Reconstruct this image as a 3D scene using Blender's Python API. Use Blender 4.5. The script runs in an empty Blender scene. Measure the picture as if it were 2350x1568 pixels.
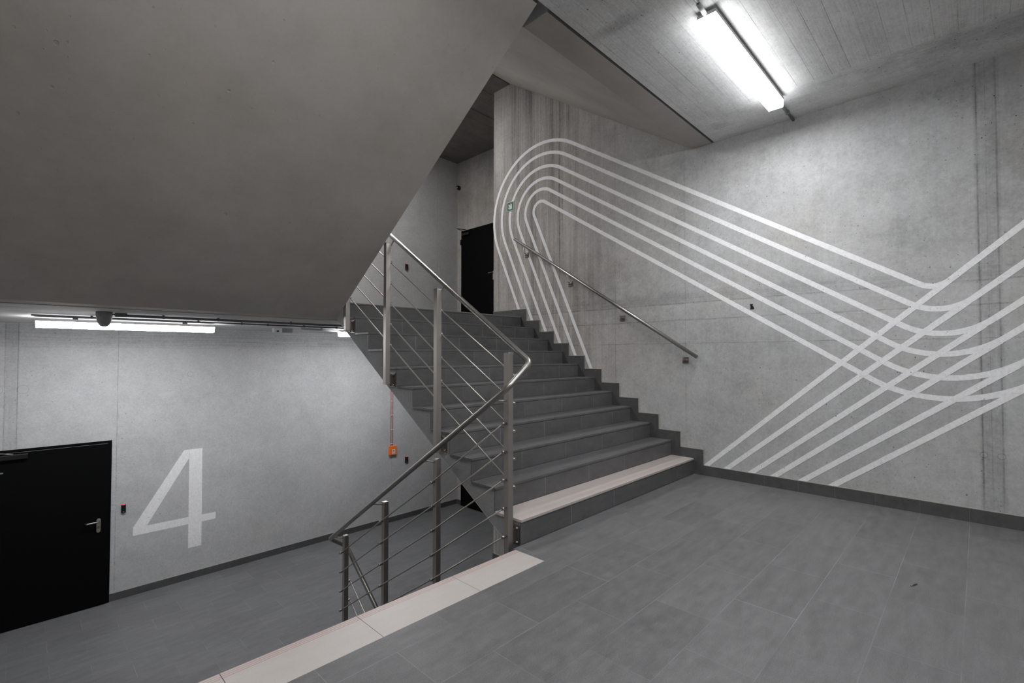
import bpy, bmesh, math, random
from mathutils import Vector, Matrix
random.seed(7)
sc = bpy.context.scene
# ------------------------------------------------------------------ camera
cam_data = bpy.data.cameras.new('camera')
cam = bpy.data.objects.new('camera', cam_data)
sc.collection.objects.link(cam)
cam.location = (-5.383, -2.3463, 1.3446)
cam.rotation_euler = (math.pi / 2 + 0.0226, 0.0, -0.7995)
cam_data.sensor_width = 36.0
cam_data.lens = 1102.85 / 2350 * 36.0
cam_data.shift_y = 6.99 / 2350
cam_data.clip_start = 0.02
sc.camera = cam
# ------------------------------------------------------------------ world, exposure
world = bpy.data.worlds.new('world')
sc.world = world
world.use_nodes = True
world.node_tree.nodes['Background'].inputs[0].default_value = (0.5, 0.5, 0.5, 1)
world.node_tree.nodes['Background'].inputs[1].default_value = 0.02
sc.view_settings.view_transform = 'Standard'
sc.view_settings.look = 'None'
sc.view_settings.gamma = 1.0
sc.view_settings.exposure = 0.0
sc.view_settings.use_curve_mapping = False
sc.cycles.use_denoising = True
sc.cycles.max_bounces = 10
sc.cycles.diffuse_bounces = 6
sc.cycles.sample_clamp_indirect = 4.0
LAMP = (84.0, 13.0)       # landing lamps: bottom and sides of the diffuser
LAMP_LOW = (80.0, 28.0)   # lamps of the lower hall
LAMP_TOP = (138.0, 22.0)   # unseen lamps added on the floor above
# ------------------------------------------------------------------ dimensions (metres)
R = 0.176
T = 0.2696
H = 11 * R
XL = -2.8735      # left edge of the right hand flights
XG = -2.96        # right edge of the left hand flights
XW = 0.01         # face of right wall
YF = 6.0107       # face of far wall
XD = 1.456        # wall with the side doors
YE = 3.314        # end of right wall
XLW = -5.83       # left wall
YB = -4.4         # wall behind
ZB = -4.1
ZC2 = 3.725       # underside of half landing above
ZC5 = 1.742       # underside of the floor above the lower hall
ZC6 = 5.66        # underside of the top floor

# ------------------------------------------------------------------ node helpers
class NT:
    def __init__(s, name):
        s.m = bpy.data.materials.new(name)
        s.m.use_nodes = True
        s.t = s.m.node_tree
        s.b = s.t.nodes['Principled BSDF']
    def n(s, typ, **kw):
        nd = s.t.nodes.new(typ)
        for k, v in kw.items():
            setattr(nd, k, v)
        return nd
    def link(s, a, b):
        s.t.links.new(a, b)
    def _in(s, sock, v):
        if isinstance(v, (int, float)):
            sock.default_value = v
        elif isinstance(v, (tuple, list)):
            sock.default_value = v
        else:
            s.link(v, sock)
    def math(s, op, a, b=0.0, c=None, clamp=False):
        nd = s.n('ShaderNodeMath', operation=op, use_clamp=clamp)
        s._in(nd.inputs[0], a)
        s._in(nd.inputs[1], b)
        if c is not None:
            s._in(nd.inputs[2], c)
        return nd.outputs[0]
    def mix(s, f, a, b, mode='MIX'):
        nd = s.n('ShaderNodeMix', data_type='RGBA', blend_type=mode)
        s._in(nd.inputs[0], f)
        for sock, v in ((nd.inputs[6], a), (nd.inputs[7], b)):
            if isinstance(v, tuple):
                sock.default_value = v if len(v) == 4 else (*v, 1)
            else:
                s.link(v, sock)
        return nd.outputs[2]
    def comb(s, x, y, z=0.0):
        nd = s.n('ShaderNodeCombineXYZ')
        s._in(nd.inputs[0], x); s._in(nd.inputs[1], y); s._in(nd.inputs[2], z)
        return nd.outputs[0]
    def noise(s, vec, scale, detail=4.0, rough=0.55):
        nd = s.n('ShaderNodeTexNoise')
        s.link(vec, nd.inputs['Vector'])
        nd.inputs['Scale'].default_value = scale
        nd.inputs['Detail'].default_value = detail
        nd.inputs['Roughness'].default_value = rough
        return nd.outputs['Fac']
    def remap(s, v, a, b, lo=0.0, hi=1.0, smooth=False):
        nd = s.n('ShaderNodeMapRange', clamp=True)
        if smooth:
            nd.interpolation_type = 'SMOOTHSTEP'
        s._in(nd.inputs[0], v)
        nd.inputs[1].default_value = a; nd.inputs[2].default_value = b
        nd.inputs[3].default_value = lo; nd.inputs[4].default_value = hi
        return nd.outputs[0]
    def pos(s, obj=False):
        if obj:
            nd = s.n('ShaderNodeTexCoord'); out = nd.outputs['Object']
        else:
            nd = s.n('ShaderNodeNewGeometry'); out = nd.outputs['Position']
        sp = s.n('ShaderNodeSeparateXYZ')
        s.link(out, sp.inputs[0])
        return out, sp.outputs[0], sp.outputs[1], sp.outputs[2]
    def line(s, c, at, w):           # 1 on a line of half width w
        d = s.math('ABSOLUTE', s.math('SUBTRACT', c, at))
        return s.remap(d, w * 0.5, w * 1.6, 1.0, 0.0)
    def band(s, c, a, b, e=0.01):
        return s.math('MULTIPLY', s.remap(c, a - e, a + e), s.remap(c, b - e, b + e, 1.0, 0.0))
    def bump(s, h, dist=0.002, strength=0.6):
        nd = s.n('ShaderNodeBump')
        nd.inputs['Distance'].default_value = dist
        nd.inputs['Strength'].default_value = strength
        s.link(h, nd.inputs['Height'])
        s.link(nd.outputs[0], s.b.inputs['Normal'])

def plain(name, col, rough=0.5, metal=0.0, emit=None, strength=0.0, spec=0.5):
    t = NT(name)
    t.b.inputs['Base Color'].default_value = (*col, 1)
    t.b.inputs['Roughness'].default_value = rough
    t.b.inputs['Metallic'].default_value = metal
    t.b.inputs['Specular IOR Level'].default_value = spec
    if emit:
        t.b.inputs['Emission Color'].default_value = (*emit, 1)
        t.b.inputs['Emission Strength'].default_value = strength
    p, x, y, z = t.pos()
    nz = t.noise(p, 90, 2)
    t.link(t.remap(nz, 0.3, 0.7, max(rough - 0.05, 0.02), rough + 0.05), t.b.inputs['Roughness'])
    return t.m

def pits(t, p, dens=9.0, size=0.055, thr=0.62):
    v = t.n('ShaderNodeTexVoronoi', feature='F1', voronoi_dimensions='2D')
    t.link(p, v.inputs['Vector'])
    v.inputs['Scale'].default_value = dens
    sp = t.n('ShaderNodeSeparateColor')
    t.link(v.outputs['Color'], sp.inputs[0])
    on = t.math('GREATER_THAN', sp.outputs[0], thr)
    sz = t.math('MULTIPLY', sp.outputs[1], size)
    dd = t.math('SUBTRACT', sz, v.outputs['Distance'])
    m = t.remap(dd, -0.006, 0.012)
    return t.math('MULTIPLY', m, on)

def concrete(name, plane='yz', lo=(0.20, 0.20, 0.20), hi=(0.40, 0.405, 0.41), warm=(0.36, 0.325, 0.295),
             vj=(), hj=(), strips=(), streak=0.0, streak_region=None, hstreak=None, boards=None,
             warm_region=None, pitd=9.0, pita=0.7, rough=0.75, warm_amt=0.25, holes=(), stains=(), blot=1.0, fa=1.0):
    t = NT(name)
    p, x, y, z = t.pos()
    u, v = {'yz': (y, z), 'xz': (x, z), 'xy': (x, y)}[plane]
    big = t.noise(p, 0.9, 5, 0.6)
    med = t.noise(p, 5.0, 6, 0.65)
    fine = t.noise(p, 55.0, 3, 0.6)
    f = t.math('ADD', t.math('MULTIPLY', big, 0.45 * blot), t.math('MULTIPLY', med, 0.30))
    f = t.math('ADD', f, t.math('MULTIPLY', t.noise(p, 22.0, 5, 0.7), 0.25 * fa))
    mid = 0.5 * (0.45 * blot + 0.30 + 0.25 * fa)
    f = t.remap(f, mid - 0.12, mid + 0.10, 0.1, 1.0)
    col = t.mix(f, lo, hi)
    wn = t.remap(t.noise(t.comb(x, y, t.math('ADD', z, 7.3)), 1.3, 4), 0.45, 0.7)
    wf = t.math('MULTIPLY', wn, warm_amt)
    if warm_region is not None:
        a, b, amt = warm_region            # along u
        wf = t.math('ADD', wf, t.remap(u, a, b, 0.0, amt), clamp=True)
    col = t.mix(wf, col, t.mix(1.0, col, tuple(c / 0.36 for c in warm), 'MULTIPLY'))
    dark = t.math('MULTIPLY', t.remap(fine, 0.3, 0.75, 0.13 * fa, -0.05 * fa), 1.0)
    if streak > 0:
        sv = t.noise(t.comb(t.math('MULTIPLY', u, 42.0), t.math('MULTIPLY', v, 0.5)), 1.0, 4, 0.7)
        sv2 = t.noise(t.comb(t.math('MULTIPLY', u, 5.0), t.math('MULTIPLY', v, 0.25)), 1.0, 3, 0.6)
        s_ = t.math('ADD', t.remap(sv, 0.42, 0.75, 0.0, streak), t.remap(sv2, 0.45, 0.72, 0.0, streak))
        if streak_region is not None:
            a, b = streak_region
            s_ = t.math('MULTIPLY', s_, t.remap(u, a, b, 0.12, 1.0))
        dark = t.math('ADD', dark, s_)
    if hstreak is not None:
        for a, b, amt in hstreak:
            sv = t.noise(t.comb(t.math('MULTIPLY', u, 1.2), t.math('MULTIPLY', v, 45.0)), 1.0, 4, 0.7)
            dark = t.math('ADD', dark, t.math('MULTIPLY', t.band(v, a, b, 0.03), t.remap(sv, 0.35, 0.75, amt * 0.15, amt)))
    for a, b, amt in strips:
        sv = t.noise(t.comb(t.math('MULTIPLY', u, 60.0), t.math('MULTIPLY', v, 1.2)), 1.0, 4, 0.7)
        dark = t.math('ADD', dark, t.math('MULTIPLY', t.band(u, a, b, 0.006), t.remap(sv, 0.3, 0.7, amt * 0.3, amt)))
    wob = t.math('MULTIPLY', t.math('SUBTRACT', t.noise(p, 3.0, 4), 0.5), 0.018)
    lines = None
    brk = t.remap(t.noise(p, 4.0, 3), 0.36, 0.6, 0.25, 1.0)
    for at, w, amt in vj:
        l = t.math('MULTIPLY', t.line(t.math('ADD', u, t.math('MULTIPLY', wob, 0.25)), at, w), amt)
        lines = l if lines is None else t.math('ADD', lines, l)
    for at, w, amt in hj:
        l = t.math('MULTIPLY', t.line(t.math('ADD', v, wob), at, w), amt)
        lines = l if lines is None else t.math('ADD', lines, l)
    for (a, b, c, d, amt) in stains:       # elliptical stain: centre a,b radii c,d
        du = t.math('DIVIDE', t.math('SUBTRACT', u, a), c)
        dv = t.math('DIVIDE', t.math('SUBTRACT', v, b), d)
        rr = t.math('SQRT', t.math('ADD', t.math('MULTIPLY', du, du), t.math('MULTIPLY', dv, dv)))
        rr = t.math('ADD', rr, t.math('MULTIPLY', t.math('SUBTRACT', med, 0.5), 1.6))
        dark = t.math('ADD', dark, t.remap(rr, 0.3, 1.1, amt, 0.0))
    for (a, b, r_) in holes:               # filled tie holes: faint rings
        du = t.math('SUBTRACT', u, a); dv = t.math('SUBTRACT', v, b)
        rr = t.math('SQRT', t.math('ADD', t.math('MULTIPLY', du, du), t.math('MULTIPLY', dv, dv)))
        ring = t.math('MULTIPLY', t.line(rr, r_, 0.003), 0.22)
        disc = t.remap(rr, r_ - 0.004, r_, -0.08, 0.0)
        dark = t.math('ADD', dark, t.math('ADD', ring, disc))
    height = t.math('MULTIPLY', fine, 0.25)
    height = t.math('ADD', height, t.math('MULTIPLY', med, 0.5))
    if boards is not None:
        per, off, ulim = boards            # boards run along u, repeat along v
        q = t.math('DIVIDE', t.math('SUBTRACT', t.math('ADD', v, t.math('MULTIPLY', wob, 0.3)), off), per)
        fr = t.math('FRACT', q)
        idx = t.math('FLOOR', q)
        ln = t.remap(t.math('ABSOLUTE', t.math('SUBTRACT', fr, 0.5)), 0.475, 0.493, 0.0, 1.0)
        ln = t.math('MULTIPLY', ln, t.remap(t.noise(t.comb(t.math('MULTIPLY', u, 0.8), idx), 1.3, 3), 0.4, 0.6, 0.1, 1.0))
        wn_ = t.n('ShaderNodeTexWhiteNoise', noise_dimensions='1D')
        t.link(idx, wn_.inputs['W'])
        grain = t.noise(t.comb(t.math('MULTIPLY', u, 2.2), t.math('MULTIPLY', v, 95.0), idx), 1.0, 5, 0.75)
        inb = t.remap(u, ulim - 0.01, ulim + 0.01, 1.0, 0.0)
        bd = t.math('ADD', t.math('MULTIPLY', ln, 0.42), t.remap(grain, 0.4, 0.72, -0.03, 0.20))
        bd = t.math('ADD', bd, t.math('MULTIPLY', t.math('SUBTRACT', wn_.outputs[0], 0.5), 0.10))
        dark = t.math('ADD', dark, t.math('MULTIPLY', bd, inb))
        g2 = t.noise(t.comb(t.math('MULTIPLY', u, 60.0), t.math('MULTIPLY', v, 1.2)), 1.0, 4, 0.7)
        dark = t.math('ADD', dark, t.math('MULTIPLY', t.math('SUBTRACT', 1.0, inb), t.remap(g2, 0.4, 0.7, 0.0, 0.13)))
        height = t.math('SUBTRACT', height, t.math('MULTIPLY', t.math('MULTIPLY', t.math('ADD', ln, grain), inb), 0.7))
    if lines is not None:
        lines = t.math('MULTIPLY', lines, brk)
        dark = t.math('ADD', dark, lines)
        height = t.math('SUBTRACT', height, lines)
    if pita > 0:
        wv = t.n('ShaderNodeVectorMath', operation='ADD')
        t.link(t.comb(u, v), wv.inputs[0])
        nn = t.n('ShaderNodeTexNoise'); t.link(p, nn.inputs['Vector']); nn.inputs['Scale'].default_value = 30
        sc_ = t.n('ShaderNodeVectorMath', operation='SCALE'); t.link(nn.outputs['Color'], sc_.inputs[0]); sc_.inputs['Scale'].default_value = 0.008
        t.link(sc_.outputs[0], wv.inputs[1])
        pt = t.math('ADD', pits(t, wv.outputs[0], pitd, 0.050, 0.35), pits(t, wv.outputs[0], pitd * 2.6, 0.075, 0.55))
        dens = t.remap(t.noise(p, 1.7, 3), 0.40, 0.58, 0.25, 1.0)
        pt = t.math('MULTIPLY', pt, dens)
        dark = t.math('ADD', dark, t.math('MULTIPLY', pt, pita * 0.95))
        height = t.math('SUBTRACT', height, t.math('MULTIPLY', pt, 1.5))
    k = t.math('SUBTRACT', 1.0, dark, clamp=True)
    kc = t.comb(k, k, k)
    col = t.mix(1.0, col, kc, 'MULTIPLY')
    t.link(col, t.b.inputs['Base Color'])
    t.b.inputs['Roughness'].default_value = rough
    t.b.inputs['Specular IOR Level'].default_value = 0.3
    t.bump(height, 0.0015, 0.7)
    return t.m

def tile(name, kind='floor', base=(0.132, 0.132, 0.136), obj=False, xoff=2.287, grooves=False, groove_y=0.0,
         joint_col=None, rough=0.42, pair=0.6255, row=0.306, rowoff=1.965, gcol=(0.4, 0.25, 0.22), vary=0.14, jw=1.0, nz=1.0):
    t = NT(name)
    p, x, y, z = t.pos()
    if joint_col is None:
        joint_col = tuple(c * 2.1 + 0.02 for c in base)
    n1 = t.noise(p, 190.0, 2, 0.7)
    n2 = t.noise(t.comb(t.math('MULTIPLY', x, 4.0), t.math('MULTIPLY', y, 16.0), t.math('MULTIPLY', z, 10.0)), 1.0, 5, 0.7)
    n3 = t.noise(p, 14.0, 5, 0.7)
    k = t.math('ADD', t.remap(n1, 0.3, 0.7, 1 - 0.22 * nz, 1 + 0.22 * nz), t.remap(n2, 0.3, 0.7, -0.16 * nz, 0.16 * nz))
    k = t.math('ADD', k, t.remap(n3, 0.3, 0.7, -0.12 * nz, 0.12 * nz))
    qx = t.math('DIVIDE', t.math('ADD', x, xoff), pair)
    if kind == 'floor':
        qy = t.math('DIVIDE', t.math('ADD', y, rowoff), row)
        ry = t.math('FLOOR', qy)
        par = t.math('MULTIPLY', t.math('ABSOLUTE', t.math('MODULO', ry, 2.0)), 0.5)
        qx = t.math('ADD', qx, par)
        fy = t.math('ABSOLUTE', t.math('SUBTRACT', t.math('FRACT', qy), 0.5))
        jy = t.remap(fy, 0.5 - 0.006, 0.5 - 0.003)
    else:
        ry = 0.0
        jy = None
    ix = t.math('FLOOR', qx)
    fx = t.math('ABSOLUTE', t.math('SUBTRACT', t.math('FRACT', qx), 0.5))
    jx = t.remap(fx, 0.5 - 0.0032 * jw, 0.5 - 0.0016 * jw)
    j = jx if jy is None else t.math('MAXIMUM', jx, jy)
    j = t.math('MULTIPLY', j, t.remap(t.noise(p, 1.6, 3), 0.38, 0.62, 0.10, 0.65))
    wn = t.n('ShaderNodeTexWhiteNoise', noise_dimensions='3D')
    t.link(t.comb(ix, ry, t.math('FLOOR', t.math('MULTIPLY', z, 5.6))), wn.inputs['Vector'])
    k = t.math('ADD', k, t.math('MULTIPLY', t.math('SUBTRACT', wn.outputs[0], 0.5), vary))
    c = t.mix(1.0, base, t.comb(k, k, k), 'MULTIPLY')
    c = t.mix(j, c, joint_col)
    h = t.math('SUBTRACT', t.math('MULTIPLY', n1, 0.3), j)
    if grooves:
        if obj:
            _, ox, oy, oz = t.pos(True)
            gy = oy
        else:
            gy = t.math('SUBTRACT', t.math('MULTIPLY', y, -1.0), groove_y)
        g = None
        for a in (0.040, 0.054, 0.068, 0.082):
            l = t.line(gy, a, 0.0030)
            g = l if g is None else t.math('ADD', g, l)
        c = t.mix(t.math('MULTIPLY', g, 0.75, clamp=True), c, gcol)
        h = t.math('SUBTRACT', h, g)
    t.link(c, t.b.inputs['Base Color'])
    t.link(t.remap(n3, 0.3, 0.7, rough - 0.06, rough + 0.08), t.b.inputs['Roughness'])
    t.bump(h, 0.0008, 0.5)
    return t.m

def steel(name, col=(0.42, 0.395, 0.37), rough=0.42, metal=0.85):
    t = NT(name)
    p, x, y, z = t.pos()
    br = t.noise(t.comb(t.math('MULTIPLY', x, 400.0), t.math('MULTIPLY', y, 400.0), t.math('MULTIPLY', z, 3.0)), 1.0, 3)
    t.link(t.mix(t.remap(br, 0.3, 0.7, 0, 1), tuple(c * 0.88 for c in col), col), t.b.inputs['Base Color'])
    t.b.inputs['Metallic'].default_value = metal
    t.link(t.remap(br, 0.3, 0.7, rough - 0.04, rough + 0.06), t.b.inputs['Roughness'])
    return t.m

M = {}
M['wall_right'] = concrete('concrete_right_wall', 'yz', lo=(0.33, 0.332, 0.332), hi=(0.49, 0.495, 0.503),
    vj=[(1.026, 0.004, 0.22), (0.091, 0.004, 0.20), (1.947, 0.006, 0.35), (2.301, 0.003, 0.1), (-2.357, 0.005, 0.35), (-2.470, 0.005, 0.30), (-2.409, 0.003, 0.15), (2.672, 0.003, 0.1)],
    hj=[(1.953, 0.006, 0.26), (1.932, 0.012, -0.05), (1.755, 0.006, 0.28), (1.485, 0.004, 0.25)],
    strips=[(-2.49, -2.34, 0.20), (1.88, 1.96, 0.10)], hstreak=[(1.955, 2.07, 0.22)], streak=0.40, streak_region=(0.9, 1.9), warm_region=(0.1, 1.6, 0.5),
    holes=[(-2.36, 0.55, 0.022), (-2.46, 0.55, 0.022), (0.12, 3.0, 0.02), (-0.6, 3.15, 0.02)],
    stains=[(-2.2, 3.55, 0.25, 0.22, 0.14), (-2.6, 2.9, 0.25, 0.5, 0.10), (-1.9, 2.35, 0.35, 0.2, 0.10), (0.6, 2.0, 0.6, 0.12, 0.10), (1.3, 2.35, 0.5, 0.35, 0.16), (0.15, 3.1, 0.08, 0.9, 0.08), (2.0, 3.6, 0.12, 1.2, 0.08), (-0.4, 3.45, 0.8, 0.12, 0.06), (0.05, 0.45, 0.25, 0.1, 0.06)])
M['wall_far'] = concrete('concrete_far_wall', 'xz', lo=(0.385, 0.388, 0.392), hi=(0.50, 0.504, 0.512), pita=0.6, warm_amt=0.1,
    vj=[(-5.486, 0.004, 0.2), (-5.377, 0.005, 0.25), (-4.432, 0.004, 0.30), (-1.973, 0.003, 0.12), (-1.156, 0.004, -0.12), (0.9, 0.005, 0.2), (-0.2, 0.004, 0.15)],
    hj=[(1.45, 0.004, 0.12), (1.62, 0.004, 0.10), (3.4, 0.004, 0.1)], strips=[(-5.49, -5.37, 0.15)], hstreak=[(1.47, 1.76, 0.28)],
    holes=[(-5.33, 0.93, 0.05), (-5.55, 0.93, 0.05), (-3.6, 1.07, 0.035), (-4.46, -0.32, 0.03), (-4.46, -1.45, 0.03), (-4.46, -0.7, 0.04)],
    stains=[(-1.8, 0.9, 0.5, 0.7, 0.08), (-4.3, -1.35, 0.15, 0.15, 0.12)])
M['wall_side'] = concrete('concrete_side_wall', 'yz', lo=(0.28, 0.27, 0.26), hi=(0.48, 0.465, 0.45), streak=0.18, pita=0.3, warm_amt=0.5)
M['ceiling'] = concrete('concrete_board_ceiling', 'xy', lo=(0.58, 0.58, 0.58), hi=(0.82, 0.825, 0.83), boards=(0.1305, -1.884, -0.62), warm_amt=0.2,
    hj=[(-0.70, 0.003, 0.08)], stains=[(-2.4, -0.5, 0.08, 0.25, 0.22), (-0.35, -0.45, 0.12, 0.12, 0.2), (-0.45, -2.6, 0.25, 1.0, 0.25)], vj=[(-1.72, 0.002, 0.05), (-0.53, 0.004, 0.15)])
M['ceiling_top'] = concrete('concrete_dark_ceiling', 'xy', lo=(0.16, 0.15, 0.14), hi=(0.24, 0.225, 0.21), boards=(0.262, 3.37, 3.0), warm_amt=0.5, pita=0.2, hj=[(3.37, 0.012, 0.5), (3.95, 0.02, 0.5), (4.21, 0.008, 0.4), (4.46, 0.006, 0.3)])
M['ceiling_low'] = concrete('concrete_low_ceiling', 'xy', lo=(0.55, 0.55, 0.55), hi=(0.75, 0.75, 0.76), boards=(0.13, 3.0, 3.0), pita=0.3)
M['soffit'] = concrete('smooth_precast_concrete', 'xy', lo=(0.36, 0.342, 0.32), hi=(0.45, 0.43, 0.405), warm_amt=0.45, pita=0.10, pitd=4.0, blot=1.4, rough=0.7, fa=0.3)
M['flight'] = concrete('precast_stair_concrete', 'yz', lo=(0.22, 0.222, 0.232), hi=(0.30, 0.304, 0.315), warm_amt=0.05, pita=0.35, pitd=6.0)
M['floor'] = tile('grey_floor_tile')
M['skirt'] = tile('dark_skirting_tile', base=(0.070, 0.070, 0.072), kind='riser', xoff=50, pair=100.0, vary=0.0)
M['skirt_y'] = None
M['riser'] = tile('dark_riser_tile', kind='riser', base=(0.098, 0.098, 0.101), joint_col=(0.30, 0.30, 0.305), vary=0.22, jw=2.0)
M['tread'] = tile('dark_tread_tile', kind='riser', base=(0.102, 0.102, 0.106), joint_col=(0.12, 0.12, 0.12), grooves=True, obj=True, gcol=(0.135, 0.135, 0.14))
M['tread_white'] = tile('cream_tread_tile', kind='riser', base=(0.47, 0.42, 0.40), joint_col=(0.30, 0.27, 0.26), grooves=True, obj=True, gcol=(0.40, 0.34, 0.32), vary=0.02, nz=0.22)
M['strip'] = tile('cream_nosing_tile', kind='riser', base=(0.50, 0.46, 0.44), joint_col=(0.25, 0.23, 0.22), grooves=True, groove_y=-0.015, gcol=(0.40, 0.24, 0.22), xoff=3.52, pair=0.6235, vary=0.03, nz=0.22)
M['grout'] = plain('pale_grout', (0.34, 0.33, 0.30), 0.8)
M['steel'] = steel('brushed_stainless_steel')
M['steel_rail'] = steel('polished_steel_tube', (0.36, 0.35, 0.335), 0.36, 1.0)
M['steel_dark'] = steel('dark_steel', (0.25, 0.23, 0.21), 0.4)
M['paint'] = concrete('white_wall_paint', 'yz', lo=(0.76, 0.76, 0.775), hi=(0.82, 0.82, 0.84), warm_amt=0.0, pita=0.7, rough=0.6, blot=0.6)
M['paint4'] = concrete('white_number_paint', 'xz', lo=(0.78, 0.78, 0.795), hi=(0.84, 0.84, 0.855), warm_amt=0.0, pita=0.6, rough=0.6, blot=0.6)
M['black'] = plain('black_door_lacquer', (0.0018, 0.0019, 0.0022), 0.6, spec=0.08)
M['black_plastic'] = plain('black_plastic', (0.006, 0.006, 0.007), 0.35)
M['white_plastic'] = plain('white_plastic', (0.55, 0.56, 0.57), 0.4)
M['grey_plastic'] = plain('grey_plastic', (0.16, 0.165, 0.17), 0.5)
M['lamp_body'] = plain('lamp_housing_grey', (0.45, 0.45, 0.45), 0.5)
for nm, col, st in (('glow', (0.985, 0.995, 1.0), LAMP), ('glow_low', (0.975, 0.985, 1.0), LAMP_LOW), ('glow_top', (1.0, 0.985, 0.965), LAMP_TOP)):
    M[nm] = plain(nm + '_bottom', (0.8, 0.8, 0.8), 0.5, emit=col, strength=st[0])
    M[nm + '_side'] = plain(nm + '_side', (0.8, 0.8, 0.8), 0.5, emit=col, strength=st[1])
M['orange'] = plain('orange_plastic', (0.85, 0.16, 0.008), 0.4)
M['red_cable'] = plain('red_cable_sheath', (0.40, 0.03, 0.05), 0.5)
M['red_led'] = plain('red_led', (0.5, 0.02, 0.05), 0.4, emit=(1.0, 0.08, 0.12), strength=0.6)
M['green'] = plain('sign_green', (0.008, 0.085, 0.045), 0.4)
M['sign_white'] = plain('sign_white', (0.55, 0.66, 0.6), 0.4)
M['dome'] = plain('smoked_dome', (0.01, 0.01, 0.01), 0.12)
M['camera_grey'] = plain('camera_housing_grey', (0.33, 0.335, 0.345), 0.5)
M['brass'] = plain('brass_lock', (0.3, 0.24, 0.1), 0.35, metal=1.0)

# ------------------------------------------------------------------ mesh helpers
def add_box(bm, x0, x1, y0, y1, z0, z1):
    vs = [bm.verts.new((x, y, z)) for x in (x0, x1) for y in (y0, y1) for z in (z0, z1)]
    for f in ((0, 1, 3, 2), (4, 6, 7, 5), (0, 4, 5, 1), (2, 3, 7, 6), (0, 2, 6, 4), (1, 5, 7, 3)):
        bm.faces.new([vs[i] for i in f])
    return vs

def add_prism(bm, pts, axis, a, b):
    """closed outline pts (2D) extruded along axis between a and b"""
    def P(q, c):
        if axis == 'x': return (c, q[0], q[1])
        if axis == 'y': return (q[0], c, q[1])
        return (q[0], q[1], c)
    A = [bm.verts.new(P(q, a)) for q in pts]
    B = [bm.verts.new(P(q, b)) for q in pts]
    n = len(pts)
    bm.faces.new(A); bm.faces.new(B[::-1])
    for i in range(n):
        j = (i + 1) % n
        bm.faces.new((A[i], B[i], B[j], A[j]))

def add_tube(bm, pts, r, seg=16, caps=True):
    pts = [Vector(q) for q in pts]
    rings = []
    t0 = (pts[1] - pts[0]).normalized()
    ref = Vector((0, 0, 1)) if abs(t0.z) < 0.9 else Vector((1, 0, 0))
    nrm = t0.cross(ref).normalized()
    for i, q in enumerate(pts):
        if i == 0: tg = t0
        elif i == len(pts) - 1: tg = (pts[-1] - pts[-2]).normalized()
        else: tg = ((pts[i] - pts[i - 1]).normalized() + (pts[i + 1] - pts[i]).normalized()).normalized()
        nrm = (nrm - tg * nrm.dot(tg)).normalized()
        bi = tg.cross(nrm)
        rings.append([bm.verts.new(q + (nrm * math.cos(a) + bi * math.sin(a)) * r) for a in (2 * math.pi * k / seg for k in range(seg))])
    for a, b in zip(rings, rings[1:]):
        for k in range(seg):
            f = bm.faces.new((a[k], a[(k + 1) % seg], b[(k + 1) % seg], b[k])); f.smooth = True
    if caps:
        bm.faces.new(rings[0][::-1]); bm.faces.new(rings[-1])

def fillet(pts, rad, n=8):
    pts = [Vector(q) for q in pts]
    out = [pts[0]]
    for i in range(1, len(pts) - 1):
        r_ = rad[i - 1] if isinstance(rad, (list, tuple)) else rad
        a, b, c = pts[i - 1], pts[i], pts[i + 1]
        d1 = (a - b).normalized(); d2 = (c - b).normalized()
        ang = d1.angle(d2)
        if r_ <= 0 or ang > math.pi - 0.02:
            out.append(b); continue
        tl = min(r_ / math.tan(ang / 2), (a - b).length * 0.98, (c - b).length * 0.98)
        rr = tl * math.tan(ang / 2)
        cen = b + (d1 + d2).normalized() * (rr / math.sin(ang / 2))
        s = b + d1 * tl - cen; e = b + d2 * tl - cen
        tot = s.angle(e)
        for k in range(n + 1):
            f = k / n
            out.append(cen + (s * math.sin((1 - f) * tot) + e * math.sin(f * tot)) / math.sin(tot))
    out.append(pts[-1])
    return out

def add_lathe(bm, prof, cen, axis='z', seg=24):
    """prof: list of (radius, height)"""
    rings = []
    for r_, h in prof:
        ring = []
        for k in range(seg):
            a = 2 * math.pi * k / seg
            c, s = r_ * math.cos(a), r_ * math.sin(a)
            o = {'z': (c, s, h), 'x': (h, c, s), 'y': (c, h, s)}[axis]
            ring.append(bm.verts.new((cen[0] + o[0], cen[1] + o[1], cen[2] + o[2])))
        rings.append(ring)
    for a, b in zip(rings, rings[1:]):
        for k in range(seg):
            f = bm.faces.new((a[k], a[(k + 1) % seg], b[(k + 1) % seg], b[k])); f.smooth = True
    bm.faces.new(rings[0][::-1]); bm.faces.new(rings[-1])

def NB(): return bmesh.new()

def obj(name, bm, mat, parent=None, bevel=0.0, loc=None):
    bmesh.ops.recalc_face_normals(bm, faces=bm.faces[:])
    me = bpy.data.meshes.new(name)
    if loc is not None:
        bmesh.ops.translate(bm, verts=bm.verts[:], vec=-Vector(loc))
    bm.to_mesh(me); bm.free()
    o = bpy.data.objects.new(name, me)
    sc.collection.objects.link(o)
    if loc is not None: o.location = loc
    me.materials.append(M[mat] if isinstance(mat, str) else mat)
    if bevel > 0:
        md = o.modifiers.new('bevel', 'BEVEL'); md.width = bevel; md.segments = 2; md.limit_method = 'ANGLE'
        md.harden_normals = False
    if parent is not None:
        o.parent = parent
        if parent.type == 'EMPTY' or True:
            o.location = o.location - parent_world(parent)
    return o

def parent_world(p):
    v = Vector(p.location)
    while p.parent is not None:
        p = p.parent; v += Vector(p.location)
    return v

def tag(o, label, cat, group=None, kind=None):
    o['label'] = label; o['category'] = cat
    if group: o['group'] = group
    if kind: o['kind'] = kind
    return o

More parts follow.
